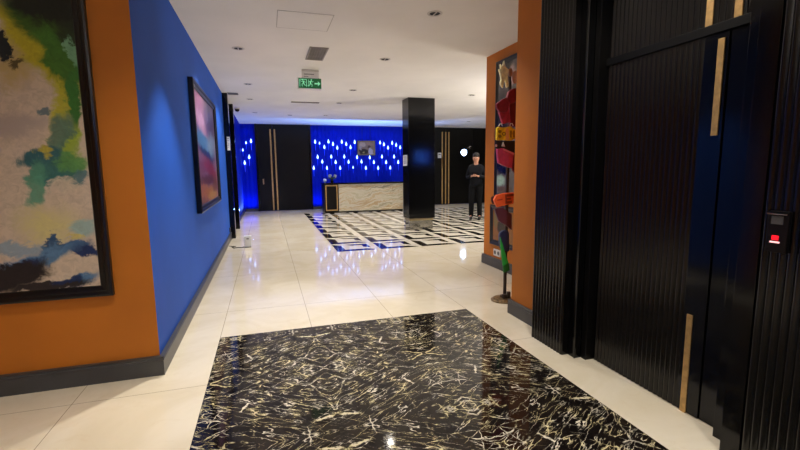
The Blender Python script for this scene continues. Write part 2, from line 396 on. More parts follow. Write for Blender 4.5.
# lamp shining by the doors: a round flood spotlight on an arm
L = thing('wall_spotlight', (7.30, 15.3, 1.98), 'round glaring white spotlight on the black doors at the back right', 'lamp')
rx = Matrix.Rotation(PI/2, 4, 'X')
MB().lathe([(.05, -.0), (.09, .02), (.125, .10), (.125, .12)], (7.28, 15.27, 1.985), 24, rx).build('lamp_housing', M['dark_metal'], L, True)
m_spot = plain('bright_lamp_glass', (235, 245, 255), .3, emit=(170, 205, 255), es=22)
MB().lathe([(.0, .1205), (.118, .1205), (.118, .124), (.07, .150), (0, .16)], (7.28, 15.27, 1.985), 24, rx).build('lamp_lens', m_spot, L, True)
MB().tube([(7.34, 15.31, 2.05), (7.5, 15.27, 2.16), (7.62, 15.31, 2.19)], .018).build('lamp_arm', M['chrome'], L, True)
MB().lathe([(.05, 0), (.05, .02), (.02, .03)], (7.62, 15.333, 2.19), 16, rx).build('wall_rose', M['chrome'], L, True)

# ------------------------------------------------------------------ teardrop lights
m_drop = plain('glowing_blue_white_glass', (190, 215, 255), .2, emit=(135, 180, 255), es=4.2)
m_drop2 = plain('faint_blue_glass', (120, 150, 255), .2, emit=(80, 110, 255), es=3)
m_streak = plain('blue_glow_streak', (20, 60, 220), .3, emit=(14, 50, 255), es=.9)  # light streak on the wall below each drop, modelled as a glowing rod
def drop_proto():
    r = thing('teardrop_light', (0, 15.36, 0), 'x', 'wall light', 'teardrop lights on the blue back wall')
    MB().lathe([(0, -.062), (.014, -.058), (.026, -.040), (.031, -.012), (.027, .015), (.014, .038), (.006, .075)], (0, 15.34, 0), 14).build('glass_drop', m_drop, r, True)
    MB().lathe([(0, -.30), (.006, -.295), (.009, -.20), (.011, -.062), (0, -.055)], (0, 15.34, 0), 8).build('glow_streak', m_streak, r, True)
    MB().lathe([(.0085, .075), (.012, .08), (.012, .10), (0, .104)], (0, 15.34, 0), 10).tube([(0, 15.34, .095), (0, 15.402, .095)], .006, 6).build('bracket', M['chrome'], r, True)
    return r
proto = drop_proto(); used = [False]
def drop_at(x, z, label, dim=False):
    if not used[0]: o = proto; used[0] = True
    else:
        o = proto.copy(); C.objects.link(o)
        for ch in proto.children:
            c = ch.copy(); C.objects.link(c); c.parent = o
    o.location = (x, 15.36, z); o['label'] = label
    if dim:
        for c in o.children: c.scale = (.7, 1, .7)
CAMR = Matrix(((.95490708, -.29670644, -.01085117), (-.04912117, -.12183427, -.99133421), (.2928132, .94716508, -.13091498)))
F = 427.827594; HC = 1.4
def at_y(px, py, Y):      # where the sight line of a measured point meets the plane y = Y
    r = CAMR.transposed() @ Vector(((px-400)/F, (py-225)/F, 1)); return Vector((0, 0, HC)) + r * (Y / r.y)
ORD = ['first', 'second', 'third', 'fourth', 'fifth', 'sixth', 'seventh', 'eighth', 'ninth', 'tenth', 'eleventh', 'twelfth', 'thirteenth', 'fourteenth', 'fifteenth', 'sixteenth']
rows = {'top': [(110,122),(142,132),(177,160),(207,120),(240,138),(271,165),(304,122),(336,138),(367,162),(398,124),(582,128),(610,140),(640,165),(670,130),(699,145),(728,163)],
        'middle': [(128,232),(162,266),(227,230),(259,270),(322,230),(353,268),(415,234),(447,266),(507,236),(537,270),(596,230),(626,270),(684,230),(714,270)],
        'bottom': [(100,312),(196,312),(292,312),(386,308),(479,312),(568,312),(656,310)]}
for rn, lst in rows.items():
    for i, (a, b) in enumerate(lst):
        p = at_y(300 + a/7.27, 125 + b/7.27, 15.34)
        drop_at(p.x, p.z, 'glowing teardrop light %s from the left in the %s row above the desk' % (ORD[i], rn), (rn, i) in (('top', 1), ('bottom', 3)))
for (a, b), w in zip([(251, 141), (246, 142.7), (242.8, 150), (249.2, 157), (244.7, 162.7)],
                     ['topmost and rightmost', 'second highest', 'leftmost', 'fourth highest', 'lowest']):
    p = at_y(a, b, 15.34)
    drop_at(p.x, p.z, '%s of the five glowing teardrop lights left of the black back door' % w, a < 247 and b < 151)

# collage picture hung on wires above the desk
PC = thing('hanging_picture', (3.5, 15.36, 1.9), 'square brown and beige collage picture hung on wires above the desk', 'picture')
m_col = blob_mat('collage_print', 'xz', (128, 106, 90), [(3.36, 2.27, .12, .08, 0, (176, 156, 138), .3, 1), (3.62, 2.3, .14, .05, 20, (150, 118, 104), .3, .9), (3.40, 2.02, .19, .10, 5, (34, 24, 26), .2, 1),
    (3.66, 2.02, .09, .12, 0, (186, 176, 186), .2, 1), (3.28, 2.15, .05, .07, 0, (150, 140, 136), .3, 1), (3.40, 1.98, .04, .03, 0, (150, 140, 90), .3, .9), (3.6, 2.2, .05, .05, 0, (70, 46, 44), .3, .9)], .05, 9)
MB().box((3.19, 15.335, 1.91), (3.81, 15.36, 2.385)).build('print', m_col, PC)
MB().box((3.165, 15.34, 1.885), (3.835, 15.375, 2.41), .004).build('picture_frame', M['frame_black'], PC)
for x in (3.36, 3.66): MB().tube([(x, 15.365, 2.40), (x, 15.37, CZ)], .005, 6).build('wire', M['dark_metal'], PC)

# ------------------------------------------------------------------ reception desk
K = thing('reception_desk', (3.06, 13.95, 0), 'reception desk with a banded onyx front and black top before the blue wall', 'desk')
MB().box((1.71, 13.66, .922), (4.42, 14.42, .968), .006).build('counter_top', M['black'], K)
cab = MB().box((1.73, 13.70, .03), (2.19, 14.38, .922), .004).build('end_cabinet', M['black_satin'], K)
ge = MB()
for a, b in (((1.77, .08), (2.15, .115)), ((1.77, .865), (2.15, .90)), ((1.77, .115), (1.80, .865)), ((2.12, .115), (2.15, .865))): ge.box((a[0], 13.688, a[1]), (b[0], 13.70, b[1]), .002)
ge.build('gold_border', M['brass'], cab)
MB().box((2.19, 13.715, .05), (4.38, 13.77, .922), .003).build('onyx_front', M['onyx'], K)
MB().box((2.19, 13.74, 0), (4.40, 14.34, .05)).build('kick_plate', M['black_satin'], K)
MB().box((1.75, 13.72, 0), (2.19, 14.34, .03)).build('kick_plate', M['black_satin'], K)
MB().box((4.355, 13.708, .0), (4.40, 14.36, .922), .003).build('side_panel', M['white_metal'], K)
MB().box((2.19, 14.30, .05), (4.355, 14.34, .922)).build('back_panel', M['black_satin'], K)

# things on the desk
V = thing('flower_arrangement', (2.02, 13.93, .968), 'small pale flower arrangement in a dark vase on the left end of the desk', 'flowers')
m_pet = plain('pale_flower_petal', (140, 150, 170), .6); m_lf = plain('dark_leaf_green', (30, 62, 40), .5)
MB().lathe([(.035, 0), (.055, .03), (.06, .07), (.035, .10), (.04, .115)], (2.02, 13.93, .968), 18).build('vase', M['black'], V, True)
random.seed(2)
st = MB(); lf = MB(); heads = []
for k in range(9):
    a = random.uniform(0, 2*PI); d = random.uniform(.03, .13); h = random.uniform(.18, .27)
    tip = Vector((2.02 + d*math.cos(a), 13.93 + d*.6*math.sin(a), .968 + h)); heads.append(tip)
    st.tube([(2.02, 13.93, 1.06), ((2.02+tip.x)/2, (13.93+tip.y)/2, .968+h*.7), tip], .003, 6)
    q = Vector((2.02 + d*.9*math.cos(a+.7), 13.93 + d*.6*math.sin(a+.7), .968+h*.6))
    lf.poly([(2.02, 13.93, 1.07), q + Vector((.02, 0, .01)), q*1.0 + Vector((.03*math.cos(a), 0, .06)), q + Vector((-.02, 0, .01))])
stm = st.build('stem', m_lf, V); lf.build('foliage', m_lf, V)['kind'] = 'stuff'
for tip in heads:
    f = MB()
    for k in range(6):
        R6 = Matrix.Rotation(k*PI/3, 4, 'Y'); f.ball(tip + (R6 @ Vector((.016, 0, 0))), (.016, .008, .009), 8, R6)
    f.build('blossom', m_pet, stm, True)
O = thing('round_ornament', (1.79, 13.9, .968), 'small round pale glass ornament at the left corner of the desk', 'ornament')
MB().lathe([(.03, 0), (.02, .015), (.0, .016)], (1.79, 13.9, .968), 16).build('foot', M['chrome'], O, True)
MB().ball((1.79, 13.9, 1.045), .06, 20).build('glass_ball', plain('pale_glass', (150, 165, 200), .1, spec=.8), O, True)

# ------------------------------------------------------------------ column
K = thing('column', (3.33, 9.28, 0), 'square gloss black column with a mirrored steel foot on the patterned floor', 'column')
col = MB().box((3.02, 9.065, .275), (3.64, 9.50, CZ-.001), .004).build('lacquer_cladding', M['black'], K)
MB().box((3.055, 9.10, .0), (3.60, 9.465, .225), .002).build('steel_foot', M['mirror'], K)
MB().box((3.045, 9.09, .225), (3.61, 9.475, .276), .002).build('brass_band', plain('pale_brass_band', (176, 158, 122), .3, metal=.8), K)
N = thing('wall_notice', (3.01, 9.32, 1.45), 'small white notice on the left side of the black column', 'sign')
MB().box((3.008, 9.16, 1.46), (3.019, 9.44, 1.70), .001).build('notice_board', M['white'], N)
for k in range(4): MB().box((3.0065, 9.20, 1.65-k*.045), (3.008, 9.40, 1.66-k*.045)).build('text_line', M['grey'], N)
# added blue screen on the hidden lobby wall, for the reflection in the column
S = thing('added_screen', (4.6, 5.61, 1.74), 'added unseen blue screen that gives the reflection in the front of the black column', 'screen')
t = NT('blue_reflection_glow'); P = t.pos(); n = t.noise(t.vec('MULTIPLY', P, (14, 1, 1.2)), 1.6, 4.0)
cc = t.mix(t.rng(n.outputs[0], .52, .62), lin((8, 30, 130)), lin((70, 140, 255))); t.col(cc); t.put(t.b.inputs['Emission Color'], cc); t.set(Emission_Strength=14.0, Roughness=.2)
MB().box((4.36, 5.64, 1.56), (4.84, 5.652, 1.92)).build('display', t.m, S)
MB().box((4.34, 5.599, 1.54), (4.86, 5.64, 1.94), .004).build('bezel', M['frame_black'], S)

# ------------------------------------------------------------------ paintings on the left
A = thing('framed_painting', (-1.8, 3.17, .6), 'large abstract painting in a black frame on the orange wall', 'painting')
x0, x1, z0, z1 = -2.62, -.995, .597, 2.66
def frame(par, axis, c, u0, u1, v0, v1, w, d, mat, inner=True):
    """mitred moulding; axis 'y' faces -y at y=c, axis 'x' faces +x at x=c"""
    def P(u, v, h): return (u, c - h, v) if axis == 'y' else (c + h, u, v)
    mb = MB(); prof = [(0, 0), (0, d), (w*.18, d*1.12), (w*.45, d), (w*.55, d*.8), (w*.9, d*.7), (w, d*.45), (w, 0)]
    corners = [(u0, v0, 1, 1), (u1, v0, -1, 1), (u1, v1, -1, -1), (u0, v1, 1, -1)]
    vs = [[mb.bm.verts.new(P(u + su*a, v + sv*a, h)) for a, h in prof] for u, v, su, sv in corners]
    for i in range(4):
        j = (i+1) % 4
        for k in range(len(prof)-1): mb.bm.faces.new((vs[i][k], vs[j][k], vs[j][k+1], vs[i][k+1]))
        mb.bm.faces.new((vs[i][-1], vs[j][-1], vs[j][0], vs[i][0]))
    return mb.build('picture_frame', mat, par)
frame(A, 'y', 3.188, x0, x1, z0, z1, .072, .035, M['frame_black'])
def pb(px, py, rx, ry, ang, col, soft=.25, amt=1.0):
    v = at_y(px, py, 3.18); return (v.x, v.z, rx/185, ry/163, ang, col, soft, amt)
bl = [pb(14, 60, 16, 26, 20, (196, 168, 84), .5, .7), pb(20, 22, 34, 12, 30, (170, 160, 44), .4, .9), pb(45, 52, 60, 17, 52, (192, 180, 44), .35, 1), pb(66, 115, 12, 52, 10, (190, 184, 44), .4, .95), pb(72, 150, 9, 30, 0, (150, 176, 50), .5, .9),
      pb(60, 26, 56, 24, 30, (66, 100, 34), .25, 1), pb(62, 60, 34, 14, 58, (74, 124, 44), .25, 1), pb(76, 95, 8, 30, 8, (66, 124, 52), .3, 1), pb(60, 8, 46, 20, 10, (36, 38, 28), .25, 1), pb(72, 34, 14, 14, 0, (48, 58, 34), .35, .9), pb(72, 52, 5, 12, 0, (132, 186, 146), .25, .95),
      pb(5, 48, 7, 13, 0, (40, 46, 46), .15, 1), pb(17, 64, 4, 10, 40, (80, 70, 30), .3, .9), pb(8, 126, 40, 10, 0, (168, 152, 150), .6, .6), pb(46, 112, 7, 4, 0, (70, 110, 124), .3, .8),
      pb(62, 138, 9, 24, 15, (86, 122, 116), .35, .85), pb(42, 158, 24, 10, -10, (60, 106, 112), .25, 1), pb(55, 172, 26, 12, -18, (66, 116, 112), .25, 1), pb(70, 165, 16, 8, 10, (100, 156, 84), .35, .9), pb(38, 186, 10, 22, 12, (92, 156, 128), .3, .9), pb(80, 180, 8, 8, 0, (70, 116, 126), .3, .9), pb(45, 151, 7, 5, 0, (200, 184, 70), .4, .9), pb(64, 186, 12, 8, 0, (216, 200, 178), .3, .9),
      pb(50, 225, 26, 16, 0, (222, 210, 128), .7, .7), pb(82, 228, 12, 8, 20, (146, 184, 186), .5, .8), pb(75, 236, 8, 3, 0, (216, 200, 110), .3, .8), pb(68, 247, 26, 6, -8, (58, 84, 124), .25, 1), pb(56, 246, 11, 5, 0, (26, 36, 74), .25, 1), pb(86, 251, 15, 6, 16, (34, 52, 100), .25, 1), pb(57, 238, 4, 5, 0, (50, 84, 120), .3, 1),
      pb(14, 248, 30, 5, -5, (136, 164, 186), .4, .8), pb(30, 262, 52, 10, -20, (92, 130, 168), .35, 1), pb(74, 281, 26, 6, -14, (84, 124, 164), .35, 1), pb(18, 266, 30, 6, -22, (30, 44, 84), .3, .95), pb(10, 276, 44, 14, -14, (44, 36, 36), .22, 1), pb(46, 287, 44, 6, -4, (52, 44, 42), .25, 1), pb(70, 279, 12, 4, -10, (26, 46, 92), .3, .9),
      (-2.1, 1.9, .2, .3, 20, (90, 140, 120), .4, .8), (-2.3, 1.1, .2, .3, 0, (190, 180, 80), .4, .7), (-2.1, .7, .3, .1, 0, (36, 40, 60), .3, 1)]
m_art = blob_mat('poured_abstract_art', 'xz', (214, 194, 172), bl, .07, 6.5)
MB().box((x0+.07, 3.170, z0+.07), (x1-.07, 3.187, z1-.07)).build('canvas', m_art, A)

B = thing('framed_painting', (XL+.02, 6.35, .92), 'abstract purple, blue and orange painting in a black frame on the blue wall', 'painting')
frame(B, 'x', XL+.002, 5.25, 7.44, .92, 2.41, .075, .05, M['frame_black'])
bl = [(5.6, 2.2, .5, .35, 10, (150, 92, 140), .5, 1), (6.0, 1.98, .5, .12, 10, (196, 150, 190), .5, .9), (6.9, 2.1, .6, .3, 0, (92, 74, 120), .5, .95), (6.2, 1.74, 1.0, .13, 6, (70, 126, 180), .4, .95), (6.9, 1.78, .5, .12, -6, (150, 176, 214), .5, .85), (6.3, 1.60, .8, .05, 5, (24, 44, 92), .4, .95),
      (5.7, 1.44, .4, .10, 0, (120, 60, 90), .5, .9), (6.6, 1.42, .7, .11, 8, (138, 40, 58), .4, .95), (6.2, 1.28, .8, .06, 0, (84, 40, 44), .4, .9), (6.0, 1.13, 1.0, .10, 4, (170, 104, 48), .5, .95), (6.7, 1.06, .5, .06, 0, (196, 150, 84), .5, .9), (5.7, 1.0, .4, .07, 0, (110, 58, 36), .4, .9), (7.0, 1.2, .3, .1, 0, (120, 66, 40), .4, .9)]
m_art2 = blob_mat('sunset_abstract_art', 'yz', (140, 100, 130), bl, .09, 7.0, .3)
MB().box((XL+.003, 5.32, .99), (XL+.022, 7.37, 2.34)).build('canvas', m_art2, B)

# ------------------------------------------------------------------ display frames on the far orange wall
X = 3.03
Bq = thing('display_frame', (X, 5.0, 1.0), 'tall black framed glass display panel on the orange wall behind the signpost', 'picture')
frame(Bq, 'x', X, 4.0, 5.29, .99, 2.79, .06, .03, M['frame_black']).scale = (1, 1, 1)
for o in [Bq.children[0]]:
    for v in o.data.vertices: v.co.x = -v.co.x
    o.data.flip_normals()
bl = [(5.1, 2.72, .18, .12, 0, (60, 58, 60), .4, 1), (5.12, 1.9, .22, .5, 0, (54, 44, 52), .4, .9), (5.1, 1.5, .2, .2, 0, (28, 30, 52), .3, 1), (5.15, 1.22, .13, .07, 0, (168, 200, 182), .35, 1), (4.95, 1.30, .04, .08, 0, (186, 170, 150), .3, 1), (5.05, 1.10, .2, .06, 0, (110, 90, 76), .4, 1), (5.0, 1.35, .1, .05, 0, (20, 20, 26), .3, 1),
      (4.9, 2.55, .08, .12, 0, (196, 170, 164), .3, 1), (5.08, 1.75, .02, .03, 0, (226, 226, 232), .2, 1)]
MB().box((X-.018, 4.06, 1.05), (X-.001, 5.23, 2.73)).build('glazed_print', blob_mat('dim_display_print', 'yz', (118, 112, 108), bl, .04, 6, .15), Bq)
Bq = thing('display_frame', (X, 4.9, .33), 'small black framed picture low on the orange wall behind the signpost', 'picture')
frame(Bq, 'x', X, 4.3, 5.385, .325, .885, .07, .03, M['frame_black'])
for o in [Bq.children[0]]:
    for v in o.data.vertices: v.co.x = -v.co.x
    o.data.flip_normals()
MB().box((X-.016, 4.37, .395), (X-.001, 5.315, .815)).build('glazed_print', blob_mat('brown_display_print', 'yz', (150, 100, 50), [(5.1, .6, .09, .12, 0, (60, 48, 30), .3, 1), (5.25, .7, .05, .12, 0, (120, 110, 60), .3, .8)], .04, 6, .25), Bq)
W = thing('wall_socket', (X, 5.2, .20), 'white wall socket plate low on the orange wall above the skirting', 'socket')
MB().box((X-.012, 5.12, .17), (X-.001, 5.30, .265), .003).build('plate', M['white'], W)
for y in (5.165, 5.255): MB().lathe([(.028, 0), (.028, .002), (.024, .003), (0, .003)], (X-.012, y, .218), 16, Matrix.Rotation(-PI/2, 4, 'Y')).build('outlet', M['grey'], W)

# ------------------------------------------------------------------ colourful signpost
S = thing('signpost', (2.37, 3.9, 0), 'tall signpost of coloured boards on a round base beside the orange pier', 'signpost')
m_pole = plain('brown_pole_wood', (52, 38, 30), .5); m_base = plain('mottled_bronze_base', (120, 98, 68), .35, metal=.4, var=.25, vscale=40)
MB().lathe([(.125, 0), (.125, .012), (.105, .02), (.10, .03), (.03, .036), (.03, .06), (0, .062)], (2.335, 3.885, .0), 36).build('base', m_base, S, True)
MB().tube([(2.365, 3.9, .02), (2.37, 3.9, 2.33)], .018, 12).build('pole', m_pole, S, True)
MB().box((2.31, 3.83, .034), (2.36, 3.87, .075), .004).build('base_block', m_pole, S)
MB().box((2.37, 3.84, .034), (2.40, 3.87, .10), .004).build('base_block', m_pole, S)
def PX(px, py, Y=3.84): v = at_y(px, py, Y); return (v.x, v.z)
last = [None]
def board(name, pix, mat, Y=3.82, th=.03, label=None, yaw=0.0, bev=.004):
    pts = [PX(a, b, Y) for a, b in pix]
    t = bmesh.new(); A_ = [t.verts.new((p[0], Y, p[1])) for p in pts]; f = t.faces.new(A_)
    r = bmesh.ops.extrude_face_region(t, geom=[f]); bmesh.ops.translate(t, verts=[v for v in r['geom'] if isinstance(v, bmesh.types.BMVert)], vec=(0, th, 0))
    if bev: bmesh.ops.bevel(t, geom=t.edges[:], offset=bev, segments=2, affect='EDGES')
    cx = 2.37
    Mx = Matrix.Translation((cx, Y+th/2, 0)) @ Matrix.Rotation(yaw, 4, 'Z') @ Matrix.Translation((-cx, -Y-th/2, 0))
    mb = MB(); mb.merge(t, Mx); o = mb.build(name, mat, last[0] if name in ('letter', 'stripe') else S)
    if name == 'sign_board': last[0] = o
    if label: o['label'] = label
    return o
m_cream = plain('cream_painted_wood', (236, 224, 172), .5, var=.1, vscale=30); m_crim = plain('crimson_painted_wood', (132, 26, 52), .5, var=.12, vscale=14); m_crim2 = plain('dark_crimson_wood', (112, 18, 36), .5)
m_yel = plain('yellow_painted_wood', (236, 196, 32), .45, var=.12, vscale=30); m_dy = plain('dark_yellow_lettering', (150, 110, 12), .5); m_pink = plain('pink_painted_wood', (200, 66, 108), .45, var=.08, vscale=20); m_lp = plain('light_pink_edge', (228, 130, 150), .5)
m_or = plain('orange_painted_wood', (250, 112, 60), .45); m_ol = plain('red_lettering', (200, 60, 40), .5); m_pur = plain('plum_painted_wood', (96, 52, 72), .5); m_nav = plain('navy_painted_wood', (36, 50, 92), .4); m_grn = plain('green_painted_wood', (40, 176, 74), .45); m_grn2 = plain('dark_green_wood', (26, 120, 50), .45)
m_navy = plain('dark_navy_wood', (22, 24, 42), .4); m_pw2 = plain('dusty_white_wood', (206, 176, 172), .5); m_peach = plain('peach_stripe', (240, 180, 110), .5); m_brn = plain('rust_painted_wood', (150, 62, 40), .5)
board('star_topper', [(504.5, 60), (505.6, 66), (507.6, 68.5), (509.6, 70), (508, 74), (508.3, 80), (509, 86.5), (507, 87.5), (505.8, 81), (504.6, 80), (503.4, 88), (501, 85), (500.6, 82), (501.8, 80), (500.8, 75), (499, 69), (501, 69), (500.6, 63.5), (502.6, 66.5)], m_cream, 3.80, .025, 'cream star with long points at the top')
board('disc', [(508.5, 69), (512, 68), (513, 72), (512, 76.5), (509.5, 76)], plain('taupe_painted_wood', (150, 112, 92), .5), 3.84, .02, 'small taupe knob')
board('disc', [(512, 73), (515, 70), (518, 72), (518, 82), (514, 84), (512, 80)], m_pw2, 3.85, .02, 'pale pinkish board tip')
board('sign_board', [(508, 92), (513, 88.5), (517, 88), (518, 101), (510, 104), (506, 99)], m_crim, 3.80, .03, 'crimson board pointing right', .15)
board('sign_board', [(496.5, 104), (503, 99), (509, 96.5), (510, 106), (507, 112), (500, 112), (497, 108)], m_crim, 3.79, .03, 'crimson arrow head pointing left')
board('sign_board', [(499, 111.5), (509, 108), (511, 122), (503, 124)], plain('raspberry_painted_wood', (170, 44, 78), .5, var=.15, vscale=25), 3.81, .03, 'raspberry board tilted down')
board('sign_board', [(509.5, 104), (517, 102), (517, 127), (510, 126)], m_crim2, 3.84, .03, 'dark crimson hanging board')
board('sign_board', [(497.3, 127.6), (499.5, 126.5), (501.5, 127.5), (508, 127), (511.5, 126), (513, 128), (516, 130), (516, 138), (512, 140.5), (497, 140)], m_yel, 3.79, .035, 'yellow board with lettering')
board('stripe', [(506, 128), (508.5, 128), (509, 139.8), (506, 139.8)], m_peach, 3.784, .008, bev=0)
for k, (a, b) in enumerate(((500, 131.5), (500, 136.3), (504, 133.8))):
    rr = 1.7 if k < 2 else 2.0; ring = [(a + rr*math.cos(i*PI/6), b + rr*math.sin(i*PI/6)) for i in range(12)]
    board('letter', ring, m_dy, 3.786, .006, bev=0)
    if k == 2: board('letter', [(a + .9*math.cos(i*PI/5), b + .9*math.sin(i*PI/5)) for i in range(10)], m_yel, 3.784, .004, bev=0)
for a in (511, 514): board('letter', [(a-.8, 130.5), (a+.8, 130.5), (a+.8, 137.5), (a-.8, 137.5)], m_dy, 3.786, .006, bev=0)
def hook(px, py, w):
    a = PX(px - w, py + 1.6); b = PX(px - w*.5, py - .6); c = PX(px + w*.5, py - .6); d = PX(px + w, py + 1.6)
    MB().tube([(a[0], 3.80, a[1]), (b[0], 3.80, b[1]), (c[0], 3.80, c[1]), (d[0], 3.80, d[1])], .0045, 8).build('hook', M['white'], S, True)
hook(498.5, 125, 1.8); hook(509.3, 124.6, 1.6)
board('sign_board', [(496, 141), (515.5, 141), (516, 156), (496, 149)], m_navy, 3.84, .02, 'dark navy board')
board('triangle', [(503.4, 141.5), (505.5, 146.8), (501.6, 146.4)], M['white'], 3.825, .01, 'small white triangle')
board('knob', [(495.5, 144), (497.5, 144.6), (497.3, 147), (495.3, 146.6)], m_pw2, 3.825, .01)
board('sign_board', [(497.5, 149), (503.5, 148), (514.5, 153), (513.5, 158), (512, 168), (505, 166), (499, 163)], m_pink, 3.79, .04, 'pink board tilted down to the right')
board('stripe', [(503.3, 148.2), (514.5, 153.2), (514, 154.8), (503, 149.8)], m_lp, 3.783, .008, bev=0)
board('sign_board', [(511.5, 154), (517, 155), (517, 176), (513, 170)], m_crim2, 3.84, .03, 'dark crimson board below the pink one')
board('knob', [(491.8, 197), (494.5, 196), (496, 199), (495.5, 203), (493, 204), (491.6, 201)], plain('maroon_wood', (84, 34, 36), .5), 3.85, .02)
board('sign_board', [(494, 200), (496.5, 195.2), (504.5, 193.2), (514, 192.5), (514, 203.5), (504, 205.5), (497.5, 207.4)], m_or, 3.79, .03, 'orange arrow board with red lettering')
board('letter', [(505.4, 194.6), (514, 193.6), (514, 196), (507, 196.8), (507, 198), (511, 197.6), (511, 199.4), (507, 199.8), (507, 201.4), (512, 200.6), (512, 203), (505.6, 203.8)], m_brn, 3.785, .006, bev=0)
board('letter', [(497.5, 199.6), (502.5, 198.8), (502.6, 200), (497.6, 200.8)], m_ol, 3.785, .006, bev=0)
board('sign_board', [(495, 208.5), (503, 207.5), (509, 212.5), (512, 214), (512, 230), (507, 226), (499, 221), (496.5, 214)], m_pur, 3.80, .03, 'plum board tilted down')
board('sign_board', [(500.5, 234), (503, 231), (507, 230.4), (509.5, 232), (509.5, 252), (502, 250), (500.4, 243)], m_nav, 3.80, .05, 'navy blue board', bev=.008)
board('sign_board', [(500.6, 237), (503.5, 246), (506.3, 256), (509, 263), (503.2, 266), (501.6, 254)], m_grn, 3.775, .02, 'bright green arrow board pointing up')
board('stripe', [(503.2, 266), (509, 263), (509.8, 270.5), (504, 273)], m_grn2, 3.775, .022, 'dark green end of the arrow')

# ------------------------------------------------------------------ box and cable on the floor
Bx = thing('white_box', (-.385, 8.24, 0), 'small white box standing on the floor near the blue wall', 'box')
MB().box((-.445, 8.18, .012), (-.32, 8.30, .205), .008).build('casing', M['white'], Bx)
MB().box((-.437, 8.188, 0), (-.328, 8.292, .016), .003).build('base', M['dark_metal'], Bx)
MB().box((-.40, 8.176, .15), (-.36, 8.181, .17), .001).build('label_panel', M['grey'], Bx)
cb = MB().tube([(-.45, 8.22, .008), (-.50, 8.16, .008), (-.56, 8.20, .008), (-.62, 8.14, .008), (-.66, 8.24, .008), (-.60, 8.30, .008), (-.72, 8.34, .02)], .007, 8).build('cable', M['dark_metal'], None, True)
tag(cb, 'thin dark cable lying on the floor between the white box and the blue wall', 'cable')
so = thing('wall_socket', (XL, 9.2, .2), 'small dark socket low on the blue wall before the black door jamb', 'socket')
MB().box((XL+.001, 9.17, .16), (XL+.02, 9.26, .25), .003).build('plate', M['grey'], so)
MB().lathe([(.022, 0), (.022, .003), (0, .003)], (XL+.02, 9.215, .205), 14, Matrix.Rotation(PI/2, 4, 'Y')).build('outlet', M['dark_metal'], so)

# ------------------------------------------------------------------ ceiling fittings
def make_downlight():
    r = thing('downlight', (0, 0, CZ), 'x', 'ceiling light', 'recessed round downlights in the ceiling')
    MB().lathe([(.052, .0), (.075, -.0), (.078, -.004), (.072, -.009), (.056, -.008), (.050, .0)], (0, 0, CZ+.0005), 32).build('trim_ring', M['white_metal'], r, True)
    MB().lathe([(.0, -.0035), (.046, -.0035), (.050, -.005), (.053, -.003), (.053, 0), (0, 0)], (0, 0, CZ-.0005), 28).build('baffle', M['hole'], r, True)
    MB().box((-.006, -.045, CZ-.009), (.006, .045, CZ-.004), .001).build('lamp_bridge', M['white_metal'], r)
    return r
dl = [(-.26, 6.0, 'on the left between the hatch and the blue wall'), (1.683, 4.19, 'nearest the camera, alone at top centre'), (1.676, 6.05, 'in the middle of the ceiling right of the vent'),
      (-.232, 8.37, 'left of the exit sign'), (1.70, 8.51, 'right of the exit sign'), (4.254, 8.484, 'right of the column by the orange wall'), (.723, 12.73, 'at the back before the black door'), (-.205, 12.38, 'at the far left corner near the camera dome'),
      (6.549, 13.26, 'at the back right above the black doors'), (-.255, 10.09, 'on the left beyond the thin ceiling slot'), (1.703, 10.22, 'beyond the long slot diffuser'), (1.7, 12.6, 'at the back left of the desk')]
dp = make_downlight()
for i, (x, y, s) in enumerate(dl):
    if i == 0: o = dp
    else:
        o = dp.copy(); C.objects.link(o)
        for ch in dp.children:
            c = ch.copy(); C.objects.link(c); c.parent = o
    o.location = (x, y, CZ); o['label'] = 'round recessed downlight ' + s
V = thing('ceiling_vent', (.72, 6.0, CZ), 'grey rectangular grille vent in the ceiling near the exit sign', 'vent')
x0, x1, y0, y1 = .60, .84, 5.69, 6.33
g = MB()
for a, b in (((x0, y0), (x1, y0+.02)), ((x0, y1-.02), (x1, y1)), ((x0, y0+.02), (x0+.02, y1-.02)), ((x1-.02, y0+.02), (x1, y1-.02))): g.box((a[0], a[1], CZ-.012), (b[0], b[1], CZ-.0005), .002)
g.build('vent_frame', M['grille'], V)
g = MB()
for k in range(15): g.box((x0+.02, y0+.045+k*.039, CZ-.010), (x1-.02, y0+.058+k*.039, CZ-.002))
for k in range(5): g.box((x0+.05+k*.035, y0+.02, CZ-.009), (x0+.056+k*.035, y1-.02, CZ-.003))
g.build('louvre', M['grille'], V); MB().box((x0+.01, y0+.01, CZ-.003), (x1-.01, y1-.01, CZ-.0006)).build('backing', M['hole'], V)
H = thing('access_hatch', (.45, 4.8, CZ), 'faint square access hatch outlined in the white ceiling', 'hatch')
MB().box((.19, 4.52, CZ-.003), (.72, 5.03, CZ+.0006), .001).build('hatch_panel', M['ceiling'], H)
g = MB()
for a, b in (((.18, 4.51), (.73, 4.516)), ((.18, 5.034), (.73, 5.04)), ((.18, 4.516), (.186, 5.034)), ((.724, 4.516), (.73, 5.034))): g.box((a[0], a[1], CZ-.002), (b[0], b[1], CZ-.0005))
g.build('hatch_gap', plain('faint_hatch_gap', (176, 170, 162), .7), H)
